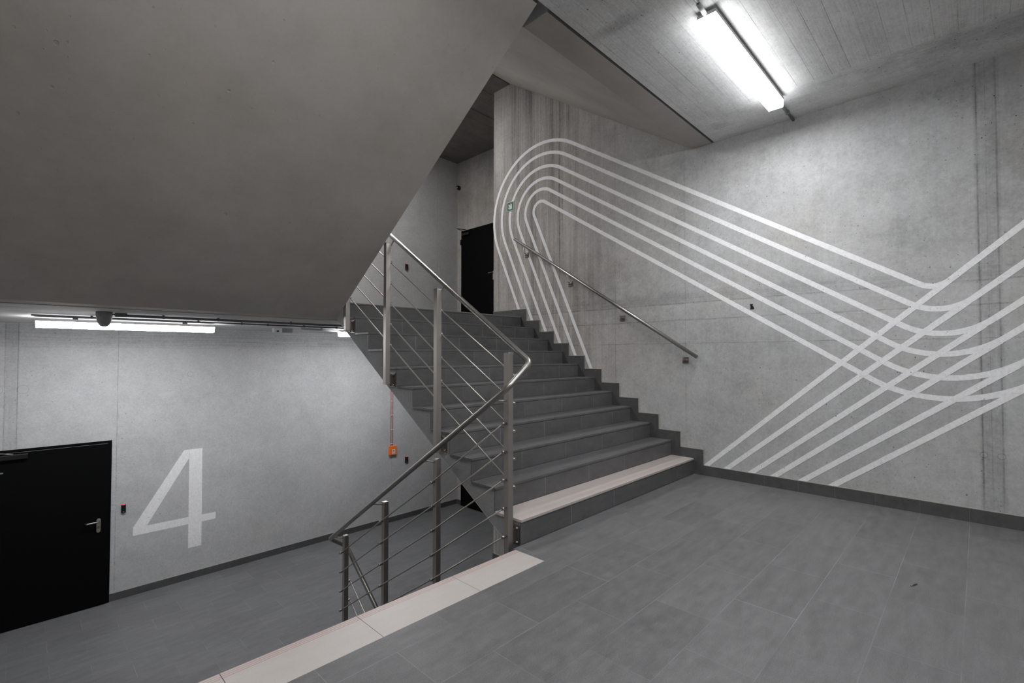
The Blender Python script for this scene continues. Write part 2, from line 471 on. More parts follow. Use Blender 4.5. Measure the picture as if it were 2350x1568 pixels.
def thing(name, label, cat, loc=(0, 0, 0), group=None, kind=None):
    o = bpy.data.objects.new(name, None); sc.collection.objects.link(o)
    o.location = loc; o.empty_display_size = 0.1
    return tag(o, label, cat, group, kind)

def boxo(name, mat, b, parent=None, bevel=0.0, loc=None):
    bm = NB(); add_box(bm, *b)
    return obj(name, bm, mat, parent, bevel, loc)

def structure(name, mat, b, label, cat):
    return tag(boxo(name, mat, b), label, cat, kind='structure')

def dup_tree(root, dloc, label=None, group=None, mat_map=None):
    r = root.copy(); sc.collection.objects.link(r); r.location = Vector(root.location) + Vector(dloc)
    if label: r['label'] = label
    if group: r['group'] = group
    for ch in list(root.children):
        c = ch.copy(); sc.collection.objects.link(c); c.parent = r
        for g in list(ch.children):
            d = g.copy(); sc.collection.objects.link(d); d.parent = c
        if mat_map and c.data and c.data.materials[0].name in mat_map:
            c.data = c.data.copy(); c.data.materials[0] = mat_map[c.data.materials[0].name]
    return r

# ------------------------------------------------------------------ the shell
ZT = 7.7
structure('wall_right', 'wall_right', (XW, 1.9, YB, YE, ZB, ZT), 'tall grey concrete wall on the right carrying the white striped mural', 'wall')
structure('wall_far', 'wall_far', (XLW - 0.2, XD + 0.3, YF, YF + 0.25, ZB, ZT), 'grey concrete wall at the far end with the big painted number', 'wall')
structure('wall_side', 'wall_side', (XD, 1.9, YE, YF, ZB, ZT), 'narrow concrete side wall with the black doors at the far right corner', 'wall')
structure('wall_left', 'wall_side', (XLW - 0.2, XLW, YB, YF, ZB, ZT), 'concrete wall on the left side outside the picture', 'wall')
structure('wall_back', 'wall_side', (XLW - 0.2, 1.9, YB - 0.2, YB, ZB, ZT), 'concrete wall behind the camera', 'wall')
structure('ceiling', 'ceiling', (XLW, XW, YB, -0.262, ZC2, ZC2 + 0.12), 'board-marked concrete ceiling above the landing holding the bright lamp', 'ceiling')
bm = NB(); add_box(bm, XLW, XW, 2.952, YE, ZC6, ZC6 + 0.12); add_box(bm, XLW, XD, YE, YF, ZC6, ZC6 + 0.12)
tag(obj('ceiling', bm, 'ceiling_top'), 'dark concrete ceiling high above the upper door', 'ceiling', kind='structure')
structure('ceiling', 'ceiling_top', (XLW, XW, YB, 2.94, ZT - 0.2, ZT - 0.05), 'concrete roof slab closing the top of the stairwell', 'ceiling')
bm = NB(); add_box(bm, XLW, XW, 2.952, YE, ZC5, H - 0.021); add_box(bm, XLW, XD, YE, YF, ZC5, H - 0.021)
tag(obj('ceiling', bm, 'ceiling_low'), 'low concrete ceiling over the lower hall with the long lamp', 'ceiling', kind='structure')
# floors: landing, upper floor, lower floor
structure('floor', 'flight', (XLW, XW, YB, -0.262, -0.147, -0.021), 'concrete slab carrying the landing tiles', 'floor')
bm = NB()
add_box(bm, XLW, -2.9594, YB, -0.2864, -0.02, 0.0)
add_box(bm, -2.9594, 0.0, YB, 0.0, -0.02, 0.0)
tag(obj('floor', bm, 'floor'), 'grey tiled floor of the landing in the foreground', 'floor', kind='structure')
bm = NB(); add_box(bm, XLW, -0.0, 2.975, YE, H - 0.02, H); add_box(bm, XLW, XD, YE, YF, H - 0.02, H)
tag(obj('floor', bm, 'floor'), 'grey tiled floor of the upper level behind the stairs', 'floor', kind='structure')
bm = NB(); add_box(bm, XLW, 0.0, 2.94, YE, -H - 0.02, -H); add_box(bm, XLW, XD, YE, YF, -H - 0.02, -H)
tag(obj('floor', bm, 'floor'), 'grey tiled floor of the lower hall in front of the number', 'floor', kind='structure')
bm = NB(); add_box(bm, XLW, XW, 2.952, YE, -H - 0.19, -H - 0.021); add_box(bm, XLW, XD, YE, YF, -H - 0.19, -H - 0.021)
tag(obj('floor', bm, 'flight'), 'concrete slab under the lower hall', 'floor', kind='structure')
structure('floor', 'flight', (XLW, XW, YB, 2.94, ZB, ZB + 0.06), 'bottom of the stairwell far below', 'floor')

# cream warning strip at the head of the descending flight
t_ = thing('nosing_strip', 'cream grooved warning tile strip along the edge of the foreground landing', 'floor strip', (-4.4, -0.15, 0))
for k, (a, b) in enumerate(((-3.52, -2.9594), (-4.1435, -3.52), (-4.767, -4.1435), (-5.3905, -4.767), (XLW, -5.3905))):
    bm = NB(); add_box(bm, a + 0.0008, b - 0.0008, -0.2864, -0.0226, -0.02, 0.0006)
    obj('strip_tile', bm, 'strip', t_, 0.0015)

# ------------------------------------------------------------------ stair flights
def right_flight(name, label):
    """ascends away from the camera along the right wall; origin at the foot of the first riser"""
    t = thing(name, label, 'staircase', (0, 0, 0), 'stair flights of the stairwell')
    sl = (1.794 + 0.147) / 2.953
    pts = [(-0.236, -0.147), (-0.013, -0.147), (2.935, 1.794), (2.935, H - 0.02)]
    st = [(2.935, H - 0.02)]
    prof = [(-0.236, -0.147), (-0.013, -0.147), (2.935, 1.79), (2.935, H - 0.021)]
    for k in range(11, 0, -1):
        yk = (k - 1) * T
        prof += [(yk + 0.012, k * R - 0.021), (yk + 0.012, (k - 1) * R - 0.021)]
    prof = prof[:-1] + [(0.012, -0.021), (-0.236, -0.021)]
    bm = NB(); add_prism(bm, prof, 'x', -2.86, 0.0 - 0.001)
    s = obj('slab', bm, 'flight', t)
    bm = NB(); q = [(-0.236, -0.1475), (-0.013, -0.1475), (2.935, 1.7895), (2.935, 1.795), (-0.013, -0.142), (-0.236, -0.142)]
    add_prism(bm, q, 'x', -2.8602, -0.0008)
    s2 = obj('soffit', bm, 'soffit', t)
    for k in range(1, 12):
        yk = (k - 1) * T
        bm = NB(); add_box(bm, XL + 0.002, -0.0005, yk + 0.0045, yk + 0.0118, (k - 1) * R + 0.0005, k * R - 0.0215)
        obj('riser', bm, 'riser', t)
        bm = NB(); add_box(bm, XL, -0.0005, yk, yk + T + 0.0015 if k < 11 else 2.972, k * R - 0.02, k * R)
        obj('tread', bm, 'tread_white' if k == 1 else 'tread', t, 0.002, loc=(0, yk, k * R))
        if k == 11:
            boxo('edge_trim', 'grout', (XL + 0.001, -0.001, yk - 0.0015, yk + 0.004, k * R - 0.004, k * R + 0.0015), t)
    return t

fl = right_flight('stair_flight', 'dark tiled stair flight rising to the right of the steel railing')
fl2 = dup_tree(fl, (0, 0, 2 * H), 'smooth concrete underside of the flight above, against the right wall below the ceiling')
fl3 = dup_tree(fl, (0, 0, -2 * H), 'lowest stair flight hidden under the right hand stairs')

def left_flight(z0, label):
    """descends away from the camera on the left; z0 = level of its head"""
    t = thing('stair_flight', label, 'staircase', (0, 0, z0), 'stair flights of the stairwell')
    prof = [(-0.238, -0.147), (-0.238, -0.021), (-0.034, -0.021)]
    y0 = -0.0226
    for k in range(1, 12):
        yk = y0 + (k - 1) * T
        prof += [(yk - 0.012, -k * R - 0.021)]
        if k < 11: prof += [(yk + T - 0.012, -k * R - 0.021)]
    prof += [(2.945, -H - 0.021), (2.945, -H - 0.189), (2.66, -H - 0.189)]
    bm = NB(); add_prism(bm, prof, 'x', XLW + 0.001, -2.972)
    obj('slab', bm, 'flight', t).location.z = 0
    q = [(-0.238, -0.1475), (2.66, -H - 0.1895), (2.945, -H - 0.1895), (2.945, -H - 0.184), (2.66, -H - 0.184), (-0.238, -0.142)]
    bm = NB(); add_prism(bm, q, 'x', XLW + 0.0008, -2.9718)
    obj('soffit', bm, 'soffit', t).location.z = 0
    for k in range(1, 12):
        yk = y0 + (k - 1) * T
        bm = NB(); add_box(bm, XLW + 0.0005, XG - 0.002, yk - 0.0118, yk - 0.002, -k * R + 0.0005, -(k - 1) * R - 0.0205)
        obj('riser', bm, 'riser', t).location.z = 0
        bm = NB(); add_box(bm, XLW + 0.0005, XG, yk - 0.0015, yk + T if k < 11 else 2.94, -k * R - 0.02, -k * R)
        o = obj('tread', bm, 'tread', t)
        o.location.z = 0
    return t
left_flight(0.0, 'descending stair flight below the cream strip')
left_flight(2 * H, 'huge smooth concrete underside of the flight sloping over the upper left')

# ------------------------------------------------------------------ skirtings
def skirt_strip(name, mat, x0, x1, y0, y1, z0, hgt, parent=None, grout=True):
    bm = NB(); add_box(bm, x0, x1, y0, y1, z0, z0 + hgt)
    o = obj(name, bm, mat, parent)
    return o
HS = 0.108
top = [(YB, HS)]
for k in range(1, 12):
    yk = (k - 1) * T - 0.108
    top += [(yk, (k - 1) * R + HS), (yk, k * R + HS)]
top.append((YE, H + HS + 0.008))
top[-2] = (top[-2][0], H + HS + 0.008)
bot = [(YE, H - 0.018), (2.73, H - 0.018), (2.72, 1.742), (0.02, -0.018), (YB, -0.018)]
bm = NB(); add_prism(bm, top + bot, 'x', 0.0, XW - 0.0002)
sk = tag(obj('baseboard_right', bm, 'skirt'), 'dark stepped tile skirting climbing the right wall beside the stairs', 'baseboard', kind='structure')
bm = NB()
for (a, b), (c, d) in zip(top, top[1:]):
    if abs(a - c) < 1e-6: add_box(bm, 0.0015, XW - 0.0002, a - 0.006, a + 0.0, b, d + 0.004)
    else: add_box(bm, 0.0015, XW - 0.0002, a - 0.002, c, b, b + 0.005)
obj('grout_line', bm, 'grout', sk)
bm = NB()
for k in range(12):
    yj = -0.74 - 0.306 * k
    if yj > YB: add_box(bm, -0.0004, 0.0002, yj - 0.001, yj + 0.001, 0.0, HS)
obj('tile_joint', bm, 'grey_plastic', sk)
def far_skirt(z0, x0, x1, lab):
    bm = NB(); add_box(bm, x0, x1, YF - 0.01, YF - 0.0002, z0, z0 + 0.1)
    s = tag(obj('baseboard_far', bm, 'skirt'), lab, 'baseboard', kind='structure')
    bm = NB(); add_box(bm, x0, x1, YF - 0.0085, YF - 0.0002, z0 + 0.1, z0 + 0.105)
    obj('grout_line', bm, 'grout', s)
    bm = NB(); add_box(bm, XD - 0.01, XD - 0.0002, 5.87, YF - 0.012, z0, z0 + 0.1)
    obj('return_tile', bm, 'skirt', s)
far_skirt(-H, -4.478, XD - 0.012, 'dark tile skirting along the foot of the lower hall wall')
far_skirt(H, XLW + 0.01, XD - 0.012, 'dark tile skirting of the upper level hidden behind the top step')
bm = NB(); add_box(bm, 0.0, XW - 0.0002, 2.98, YE, -H, -H + 0.1); add_box(bm, 0.0, XD - 0.01, YE, YE + 0.01, -H, -H + 0.1)
s = tag(obj('baseboard_end', bm, 'skirt'), 'short pale edged skirting at the foot of the right wall end seen under the stairs', 'baseboard', kind='structure')
bm = NB(); add_box(bm, 0.0015, XW - 0.0002, 2.98, YE, -H + 0.1, -H + 0.105); obj('grout_line', bm, 'grout', s)

# ------------------------------------------------------------------ doors
def door_far():
    d = thing('door_1', 'black steel door at the lower left with a steel lever handle', 'door', (-5.03, YF, -H), kind='structure')
    x0, x1, z1 = -5.60, -4.483, 0.209
    bm = NB()
    add_box(bm, x1 - 0.045, x1, YF - 0.02, YF, -H, z1); add_box(bm, x0, x0 + 0.045, YF - 0.02, YF, -H, z1)
    add_box(bm, x0 + 0.045, x1 - 0.045, YF - 0.02, YF, z1 - 0.05, z1)
    obj('frame', bm, 'black', d, 0.002)
    lf = boxo('leaf', 'black', (x0 + 0.03, x1 - 0.03, YF - 0.036, YF - 0.0205, -H + 0.006, z1 - 0.032), d, 0.002)
    boxo('edge_strip', 'grey_plastic', (x0 + 0.04, x1 - 0.045, YF - 0.0375, YF - 0.036, z1 - 0.036, z1 - 0.0325), lf)
    # handle plate and lever
    bm = NB()
    n = 12
    cx, w = -4.607, 0.021
    pts = [(cx + w * math.cos(a), -0.815 + w * math.sin(a)) for a in (math.pi * k / n for k in range(n + 1))]
    pts += [(cx + w * math.cos(a), -0.955 + w * math.sin(a)) for a in (math.pi + math.pi * k / n for k in range(n + 1))]
    add_prism(bm, pts, 'y', YF - 0.046, YF - 0.036)
    pl = obj('handle_plate', bm, 'steel', lf, 0.0015)
    bm = NB(); add_tube(bm, fillet([(cx, YF - 0.046, -0.828), (cx, YF - 0.095, -0.828), (cx - 0.125, YF - 0.095, -0.832), (cx - 0.130, YF - 0.06, -0.832)], [0.02, 0.015]), 0.0095, 14)
    obj('lever', bm, 'steel_rail', lf)
    bm = NB(); add_lathe(bm, [(0.008, 0), (0.008, -0.012)], (cx, YF - 0.0455, -0.905), 'y', 16)
    obj('lock_cylinder', bm, 'brass', lf)
    # closer with arm
    boxo('closer_body', 'black_plastic', (-5.52, -5.275, YF - 0.085, YF - 0.0365, 0.098, 0.158), lf, 0.006)
    bm = NB(); add_tube(bm, [(-5.40, YF - 0.07, 0.160), (-5.47, YF - 0.07, 0.175), (-5.56, YF - 0.03, 0.185)], 0.009, 10)
    obj('closer_arm', bm, 'steel_dark', lf)
    boxo('sign_holder', 'grey_plastic', (-5.56, -5.48, YF - 0.042, YF - 0.0365, -0.062, -0.045), lf, 0.001)
door_far()
def door_side(z0, lab, nm):
    d = thing(nm, lab, 'door', (XD, 5.3, z0), kind='structure')
    y0, y1, z1 = 4.755, 5.855, z0 + 2.16
    bm = NB()
    add_box(bm, XD - 0.018, XD, y1 - 0.045, y1, z0, z1); add_box(bm, XD - 0.018, XD, y0, y0 + 0.045, z0, z1)
    add_box(bm, XD - 0.018, XD, y0 + 0.045, y1 - 0.045, z1 - 0.05, z1)
    obj('frame', bm, 'black', d, 0.002)
    lf = boxo('leaf', 'black', (XD - 0.034, XD - 0.0185, y0 + 0.03, y1 - 0.02, z0 + 0.006, z1 - 0.032), d, 0.002)
    bm = NB(); add_lathe(bm, [(0.013, -0.055), (0.013, 0.055)], (XD - 0.03, y1 + 0.004, z0 + 1.91), 'z', 12)
    obj('hinge', bm, 'black_plastic', d)
    boxo('closer_body', 'black_plastic', (XD - 0.085, XD - 0.0345, y1 - 0.32, y1 - 0.08, z1 - 0.13, z1 - 0.07), lf, 0.006)
    bm = NB(); add_tube(bm, [(XD - 0.06, y1 - 0.2, z1 - 0.06), (XD - 0.16, y1 - 0.02, z1 + 0.03), (XD - 0.02, y1 - 0.16, z1 + 0.01)], 0.008, 8)
    obj('closer_arm', bm, 'black_plastic', lf)
    boxo('handle_plate', 'steel', (XD - 0.042, XD - 0.0345, 4.788, 4.818, z0 + 0.97, z0 + 1.15), lf, 0.002)
    bm = NB(); add_tube(bm, fillet([(XD - 0.042, 4.803, z0 + 1.115), (XD - 0.09, 4.803, z0 + 1.115), (XD - 0.09, 4.90, z0 + 1.11), (XD - 0.06, 4.905, z0 + 1.11)], [0.02, 0.01]), 0.0095, 10)
    obj('lever', bm, 'steel_rail', lf)
door_side(H, 'black steel door at the head of the stairs with a closer arm', 'door_2')
door_side(-H, 'black steel door in the dark corner under the stairs', 'door_3')

# ------------------------------------------------------------------ wall mural
mural = thing('wall_mural', 'six white parallel stripes painted on the right wall, bending and crossing', 'mural', (XW, 0, 2.2))
X0 = XW - 0.0012
def ribbon(path, w, name='painted_stripe', x=None, off=0.0):
    bm = NB()
    path = [Vector((0, a, b)) for a, b in path]
    L, Rr = [], []
    for i, q in enumerate(path):
        if i == 0: tg = path[1] - path[0]
        elif i == len(path) - 1: tg = path[-1] - path[-2]
        else: tg = (path[i] - path[i - 1]).normalized() + (path[i + 1] - path[i]).normalized()
        tg.normalize()
        nn = Vector((0, -tg.z, tg.y))
        L.append(q + nn * w / 2); Rr.append(q - nn * w / 2)
    xa, xb = X0 - off, XW - 0.0001
    A = [bm.verts.new((xa, v.y, v.z)) for v in L]; B = [bm.verts.new((xa, v.y, v.z)) for v in Rr]
    C = [bm.verts.new((xb, v.y, v.z)) for v in L]; D = [bm.verts.new((xb, v.y, v.z)) for v in Rr]
    for i in range(len(path) - 1):
        bm.faces.new((A[i], A[i + 1], B[i + 1], B[i])); bm.faces.new((C[i], D[i], D[i + 1], C[i + 1]))
        bm.faces.new((A[i], C[i], C[i + 1], A[i + 1])); bm.faces.new((B[i], B[i + 1], D[i + 1], D[i]))
    bm.faces.new((A[0], B[0], D[0], C[0])); bm.faces.new((A[-1], C[-1], D[-1], B[-1]))
    return obj(name, bm, 'paint', mural)
def inter(p1, s1, p2, s2):
    # z = p[1] + s (y - p[0])
    y = (p2[1] - p1[1] + s1 * p1[0] - s2 * p2[0]) / (s1 - s2)
    return (y, p1[1] + s1 * (y - p1[0]))
legs = [2.768, 2.570, 2.382, 2.190, 1.997, 1.815]           # y of the leg at z = 2.10
legend = [(2.746, 2.046), (2.475, 1.872), (2.21, 1.700), (1.942, 1.524), (1.674, 1.348), (1.413, 1.172)]
dz = [3.235, 3.030, 2.808, 2.600, 2.402, 2.188]             # z of the diagonal at y = 0
mst = [(-0.143, 0.116), (-0.367, 0.120), (-0.620, 0.120), (-0.833, 0.117), (-1.086, 0.118), (-1.350, 0.126)]
mend = [(-2.61, 2.363), (-2.604, 2.057), (-2.600, 1.774), (-2.596, 1.565), (-2.592, 1.292), (-2.588, 1.084)]
r1 = [1.02, 0.845, 0.67, 0.495, 0.315, 0.14]
r2 = [0.16, 0.33, 0.48, 0.62, 0.76, 0.92]
for i in range(6):
    ls = 2.2
    e = legend[i]
    c1 = inter((legs[i], 2.10), ls, (0, dz[i]), 0.643)
    a, b = mst[i], mend[i]
    ms = (b[1] - a[1]) / (b[0] - a[0])
    c2 = inter((0, dz[i]), 0.643, a, ms)
    far = (-3.3, a[1] + ms * (-3.3 - a[0]))
    e = (e[0] - 0.05 / ls, e[1] - 0.05)
    path = fillet([(0, *e), (0, *c1), (0, *c2), (0, *far)], [r1[i], r2[i]], 28)
    ribbon([(q.y, q.z) for q in path], 0.0465, off=0.0002 * (i % 2))
for i in range(6):
    a, b = mst[i], mend[i]
    ms = (b[1] - a[1]) / (b[0] - a[0])
    e = (-2.2 - 0.1 * i * 0.9, a[1] + ms * ((-2.2 - 0.09 * i) - a[0]))
    e = (-2.2 - 0.09 * i, a[1] + ms * (-2.2 - 0.09 * i - a[0]))
    ribbon([(a[0] + 0.05, a[1] + ms * 0.05), e], 0.0465, off=0.0006)

# painted number 4
num = thing('painted_number', 'large white number 4 painted on the lower hall wall beside the door', 'number', (-3.7, YF, -0.8))
bm = NB()
ya, yb = YF - 0.0012, YF - 0.0001
add_prism(bm, [(-3.598, -0.040), (-3.432, -0.040), (-3.429, -1.480), (-3.597, -1.480)], 'y', ya, yb)
add_prism(bm, [(-4.242, -1.131), (-3.5985, -1.131), (-3.598, -1.026), (-4.088, -1.026), (-3.604, -0.172), (-3.5985, -0.04), (-3.663, -0.040), (-4.242, -1.018)], 'y', ya, yb)
add_prism(bm, [(-3.4295, -1.132), (-3.247, -1.131), (-3.247, -1.030), (-3.4295, -1.030)], 'y', ya, yb)
obj('digit', bm, 'paint4', num)

# ------------------------------------------------------------------ railing between the flights
rl = thing('stair_railing', 'brushed steel railing with square posts, thin rods and a bent tube handrail', 'railing', (-2.93, 0.07, 0.0))
PX0, PX1 = -2.957, -2.909
PC = (PX0 + PX1) / 2
RXU, RXD = -2.862, -3.058       # handrail centre lines
ups = [(0.047, 1.369, -0.21), (0.882, 1.904, 0.538), (1.676, 2.421, 1.069), (2.476, 2.95, 1.61)]
dns = [(0.884, 0.483, -0.87), (1.687, -0.039, -1.40), (2.466, -0.556, -2.05)]
def up_z(y): return 1.3455 + 0.6667 * y
def dn_z(y): return 1.0935 - 0.650 * y
def post(y0, zt, zb, side, nm_arm=True):
    y1 = y0 + 0.048
    p = boxo('post', 'steel', (PX0, PX1, y0, y1, zb, zt - 0.004), rl, 0.003)
    boxo('cap', 'steel_rail', (PX0 + 0.0005, PX1 - 0.0005, y0 + 0.0005, y1 - 0.0005, zt - 0.0038, zt), p, 0.0006)
    return p
def arm(p, y0, zt, side):
    ym = y0 + 0.024
    if side > 0:
        a = [(PX1 - 0.001, ym, zt - 0.020), (PX1 + 0.018, ym, zt - 0.018), (RXU, ym - 0.0, up_z(ym) - 0.017)]
    else:
        a = [(PX0 + 0.001, ym, zt - 0.020), (PX0 - 0.018, ym, zt - 0.018), (RXD, ym, dn_z(ym) - 0.017)]
    bm = NB(); add_tube(bm, a, 0.006, 10); obj('rail_arm', bm, 'steel', p)
def plate(p, y0, zc):
    # fixing plate on the stair side, right of the post
    boxo('fixing_plate', 'steel_dark', (-2.8695, -2.8612, y0 - 0.022, y0 + 0.07, zc - 0.068, zc + 0.068), p, 0.001)
    boxo('standoff', 'steel_dark', (PX1 - 0.001, -2.8695, y0 + 0.006, y0 + 0.042, zc - 0.045, zc + 0.045), p, 0.001)
    for dy, dz_ in ((-0.006, 0.05), (-0.006, -0.05), (0.056, 0.05), (0.056, -0.05)):
        bm = NB(); add_lathe(bm, [(0.010, 0), (0.010, -0.012), (0.006, -0.0125), (0.006, -0.020)], (-2.8695, y0 + dy, zc + dz_), 'x', 12)
        obj('bolt', bm, 'steel_rail', p)
posts_u = []
for i, (y0, zt, zb) in enumerate(ups):
    p = post(y0, zt, zb, 1); posts_u.append(p)
    arm(p, y0, zt, 1)
    if i < 4: plate(p, y0, (0.06, 0.60, 1.11, 1.655)[i])
    if i == 0:
        ym = y0 + 0.024
        bm = NB(); add_tube(bm, [(PX0 + 0.001, ym, 1.020), (PX0 - 0.03, ym, 1.022), (RXD, ym, dn_z(ym) - 0.017)], 0.006, 10); obj('rail_arm', bm, 'steel', p)
posts_d = []
for y0, zt, zb in dns:
    p = post(y0, zt, zb, -1); posts_d.append(p); arm(p, y0, zt, -1)
# rods
XRU, XRD = PX1 + 0.014, PX0 - 0.028
uz = [(0.071, 1.198), (0.906, 1.725), (1.70, 2.239), (2.5, 2.756)]
dzr = [(0.071, 0.862), (0.908, 0.297), (1.711, -0.218), (2.49, -0.729)]
def holder(p, x0, x1, y, z, big=False):
    bm = NB()
    add_tube(bm, [(x0, y, z), (x1, y, z)], 0.0075, 12)
    s = 1 if x1 > x0 else -1
    add_lathe(bm, [(0.0095, -0.013), (0.0118, -0.010), (0.0118, 0.008), (0.0095, 0.011)], (x1, y, z), 'x', 14)
    obj('rod_holder', bm, 'steel_rail', p)
for k in range(5):
    off = -0.1985 * k
    pts = [(XRU, y - (0.028 if i == 0 else 0), z + off) for i, (y, z) in enumerate(uz)]
    bm = NB(); add_tube(bm, pts, 0.0058, 12); obj('rod', bm, 'steel', rl)
    for i, (y, z) in enumerate(uz): holder(posts_u[i], PX1 - 0.001, XRU, y - (0.0 if i else 0.018), z + off)
    pts = [(XRD, y, z + off) for y, z in dzr]
    bm = NB(); add_tube(bm, pts, 0.0058, 12); obj('rod', bm, 'steel', rl)
    for i, (y, z) in enumerate(dzr): holder(posts_u[0] if i == 0 else posts_d[i - 1], PX0 + 0.001, XRD, y, z + off, True)
# handrail: comes down with the upper flight, bends round, goes down with the lower one, bends again
hp = [(RXU, 2.62, up_z(2.62)), (RXU, -0.075, up_z(-0.075)), (RXD, -0.045, dn_z(-0.045)), (RXD, 2.585, dn_z(2.585)), (RXU, 2.60, -0.725), (RXU, 0.9, -0.725 - 0.70 * 1.70)]
bm = NB(); add_tube(bm, fillet(hp, [0.055, 0.06, 0.04, 0.04], 10), 0.0212, 24); obj('handrail', bm, 'steel_rail', rl)
# upper end returns towards the next flight
bm = NB(); add_tube(bm, fillet([(RXU, 2.619, up_z(2.619)), (RXU, 2.68, up_z(2.68)), (RXD, 2.68, up_z(2.68) + 0.08), (RXD, 2.5, up_z(2.68) + 0.20)], [0.04, 0.04]), 0.0212, 20)
obj('handrail', bm, 'steel_rail', rl)
# lower flight: rods and one more post
p5 = post(1.66, -1.28, -2.6, 1)
posts_u[0]['label'] = 'corner post carrying rods of both flights'
for k in range(5):
    z4 = -1.045 + 0.2 * 0 - 0.200 * k + 0.0
    pts = [(XRU, 2.455, z4), (XRU, 1.684, z4 - 0.545), (XRU, 0.9, z4 - 1.10)]
    bm = NB(); add_tube(bm, pts, 0.0058, 10); obj('rod', bm, 'steel', rl)
    holder(posts_d[2], PX1 - 0.001, XRU, 2.48, z4 - 0.0)

# ------------------------------------------------------------------ handrail on the right wall
wr = thing('wall_handrail', 'straight steel tube handrail fixed to the mural wall on four brackets', 'handrail', (XW, 1.34, 2.2))
wz = lambda y: 1.325 + 0.638 * (y + 0.077)
bm = NB(); add_tube(bm, [(-0.075, -0.077, wz(-0.077)), (-0.075, 2.762, wz(2.762))], 0.0212, 24)
tb = obj('rail_tube', bm, 'steel_rail', wr)
for y in (0.09, 0.92, 1.748, 2.575):
    zc = wz(y) - 0.142
    b = boxo('bracket_plate', 'steel_dark', (XW - 0.010, XW - 0.0002, y - 0.036, y + 0.036, zc - 0.036, zc + 0.036), wr, 0.002)
    boxo('bracket_block', 'steel', (XW - 0.035, XW - 0.010, y - 0.030, y + 0.030, zc - 0.006, zc + 0.008), b, 0.002)
    bm = NB(); add_tube(bm, fillet([(XW - 0.03, y - 0.008, zc), (-0.060, y - 0.004, zc + 0.015), (-0.072, y, wz(y) - 0.02)], 0.02), 0.0065, 10)
    obj('bracket_pin', bm, 'steel', b)

# ------------------------------------------------------------------ lamps
def lamp(name, x0, x1, y0, y1, zc, glow, label, group):
    t = thing(name, label, 'ceiling lamp', ((x0 + x1) / 2, (y0 + y1) / 2, zc), group)
    boxo('housing', 'lamp_body', (x0 + 0.0, x1 - 0.0, y0, y1, zc - 0.048, zc - 0.022), t, 0.002)
    bm = NB()
    # diffuser: tub with slightly slanted sides
    zt, zb_, ins = zc - 0.0482, zc - 0.112, 0.004
    a = [bm.verts.new(v) for v in ((x0, y0, zt), (x1, y0, zt), (x1, y1, zt), (x0, y1, zt))]
    b = [bm.verts.new(v) for v in ((x0 + ins, y0 + ins, zb_), (x1 - ins, y0 + ins, zb_), (x1 - ins, y1 - ins, zb_), (x0 + ins, y1 - ins, zb_))]
    bm.faces.new(a); bm.faces.new(b[::-1])
    for i in range(4): bm.faces.new((a[i], b[i], b[(i + 1) % 4], a[(i + 1) % 4]))
    bm.faces.ensure_lookup_table()
    bm.faces[1].material_index = 1
    o = obj('diffuser', bm, glow + '_side', t)
    o.data.materials.append(M[glow])
    for xm in (x0 + 0.3, x1 - 0.3):
        boxo('mounting_foot', 'grey_plastic', (xm - 0.02, xm + 0.02, y0 + 0.04, y1 - 0.04, zc - 0.022, zc - 0.0002), t)
    return t
G = 'linear ceiling lamps of the stairwell'
lamp('ceiling_lamp', -4.40, -2.82, -3.65, -3.52, ZC2, 'glow', 'unseen landing lamp added behind the camera as fill', G)  # added out of view to brighten ceiling, soffits and risers
lamp('ceiling_lamp', -5.30, -3.72, -1.103, -0.974, ZC2, 'glow', 'unseen second landing lamp added left of the camera as fill', G)  # added out of view to lift the dark soffit and landing
lamp('ceiling_lamp', -2.125, -0.545, -1.103, -0.974, ZC2, 'glow', 'long glowing lamp on the ceiling above the landing and mural', G)
lamp('ceiling_lamp', -5.262, -3.680, 4.46, 4.59, ZC5, 'glow_low', 'long glowing lamp on the low ceiling above the number four', G)
lamp('ceiling_lamp', -2.020, -0.440, 4.46, 4.59, ZC5, 'glow_low', 'lamp at the low ceiling mostly hidden behind the stairs, only its end showing', G)
lamp('ceiling_lamp', -5.262, -3.680, 4.46, 4.59, ZC6, 'glow_top', 'unseen lamp added on the top floor ceiling, hidden behind the sloping concrete', G)  # unseen, added to brighten the upper floor
lamp('ceiling_lamp', -2.60, -1.02, 4.46, 4.59, ZC6, 'glow_top', 'unseen lamp added near the upper door, hidden behind the sloping concrete', G)  # unseen, added for brightness where the step shadows point

# conduits
def conduit(label, pts, r, mat, clips, zc, ax='x', group='conduits on the ceilings'):
    t = thing('cable_conduit', label, 'conduit', pts[0], group)
    bm = NB(); add_tube(bm, pts, r, 12); obj('tube', bm, mat, t)
    for c in clips:
        z = pts[0][2]
        boxo('clip', mat, (c - 0.010, c + 0.010, pts[0][1] - r - 0.004, pts[0][1] + r + 0.004, z - r - 0.004, zc - 0.0002), t, 0.001)
    return t
conduit('white conduit end feeding the landing lamp at the top of the picture', [(-2.9, -1.03, ZC2 - 0.016), (-2.23, -1.03, ZC2 - 0.016)], 0.009, 'grey_plastic', [-2.6], ZC2)
conduit('short white sleeve leading into the landing lamp', [(-2.235, -1.03, ZC2 - 0.02), (-2.10, -1.03, ZC2 - 0.034)], 0.015, 'white_plastic', [], ZC2)
conduit('short conduit between the landing lamp and the right wall', [(-0.56, -1.045, ZC2 - 0.018), (XW - 0.001, -1.045, ZC2 - 0.018)], 0.012, 'grey_plastic', [-0.20], ZC2)
conduit('grey conduit running along the low ceiling from the surveillance camera', [(-4.665, 3.46, ZC5 - 0.02), (-1.0, 3.46, ZC5 - 0.02)], 0.012, 'grey_plastic', [-4.38, -3.9, -3.15, -2.5, -1.9], ZC5)
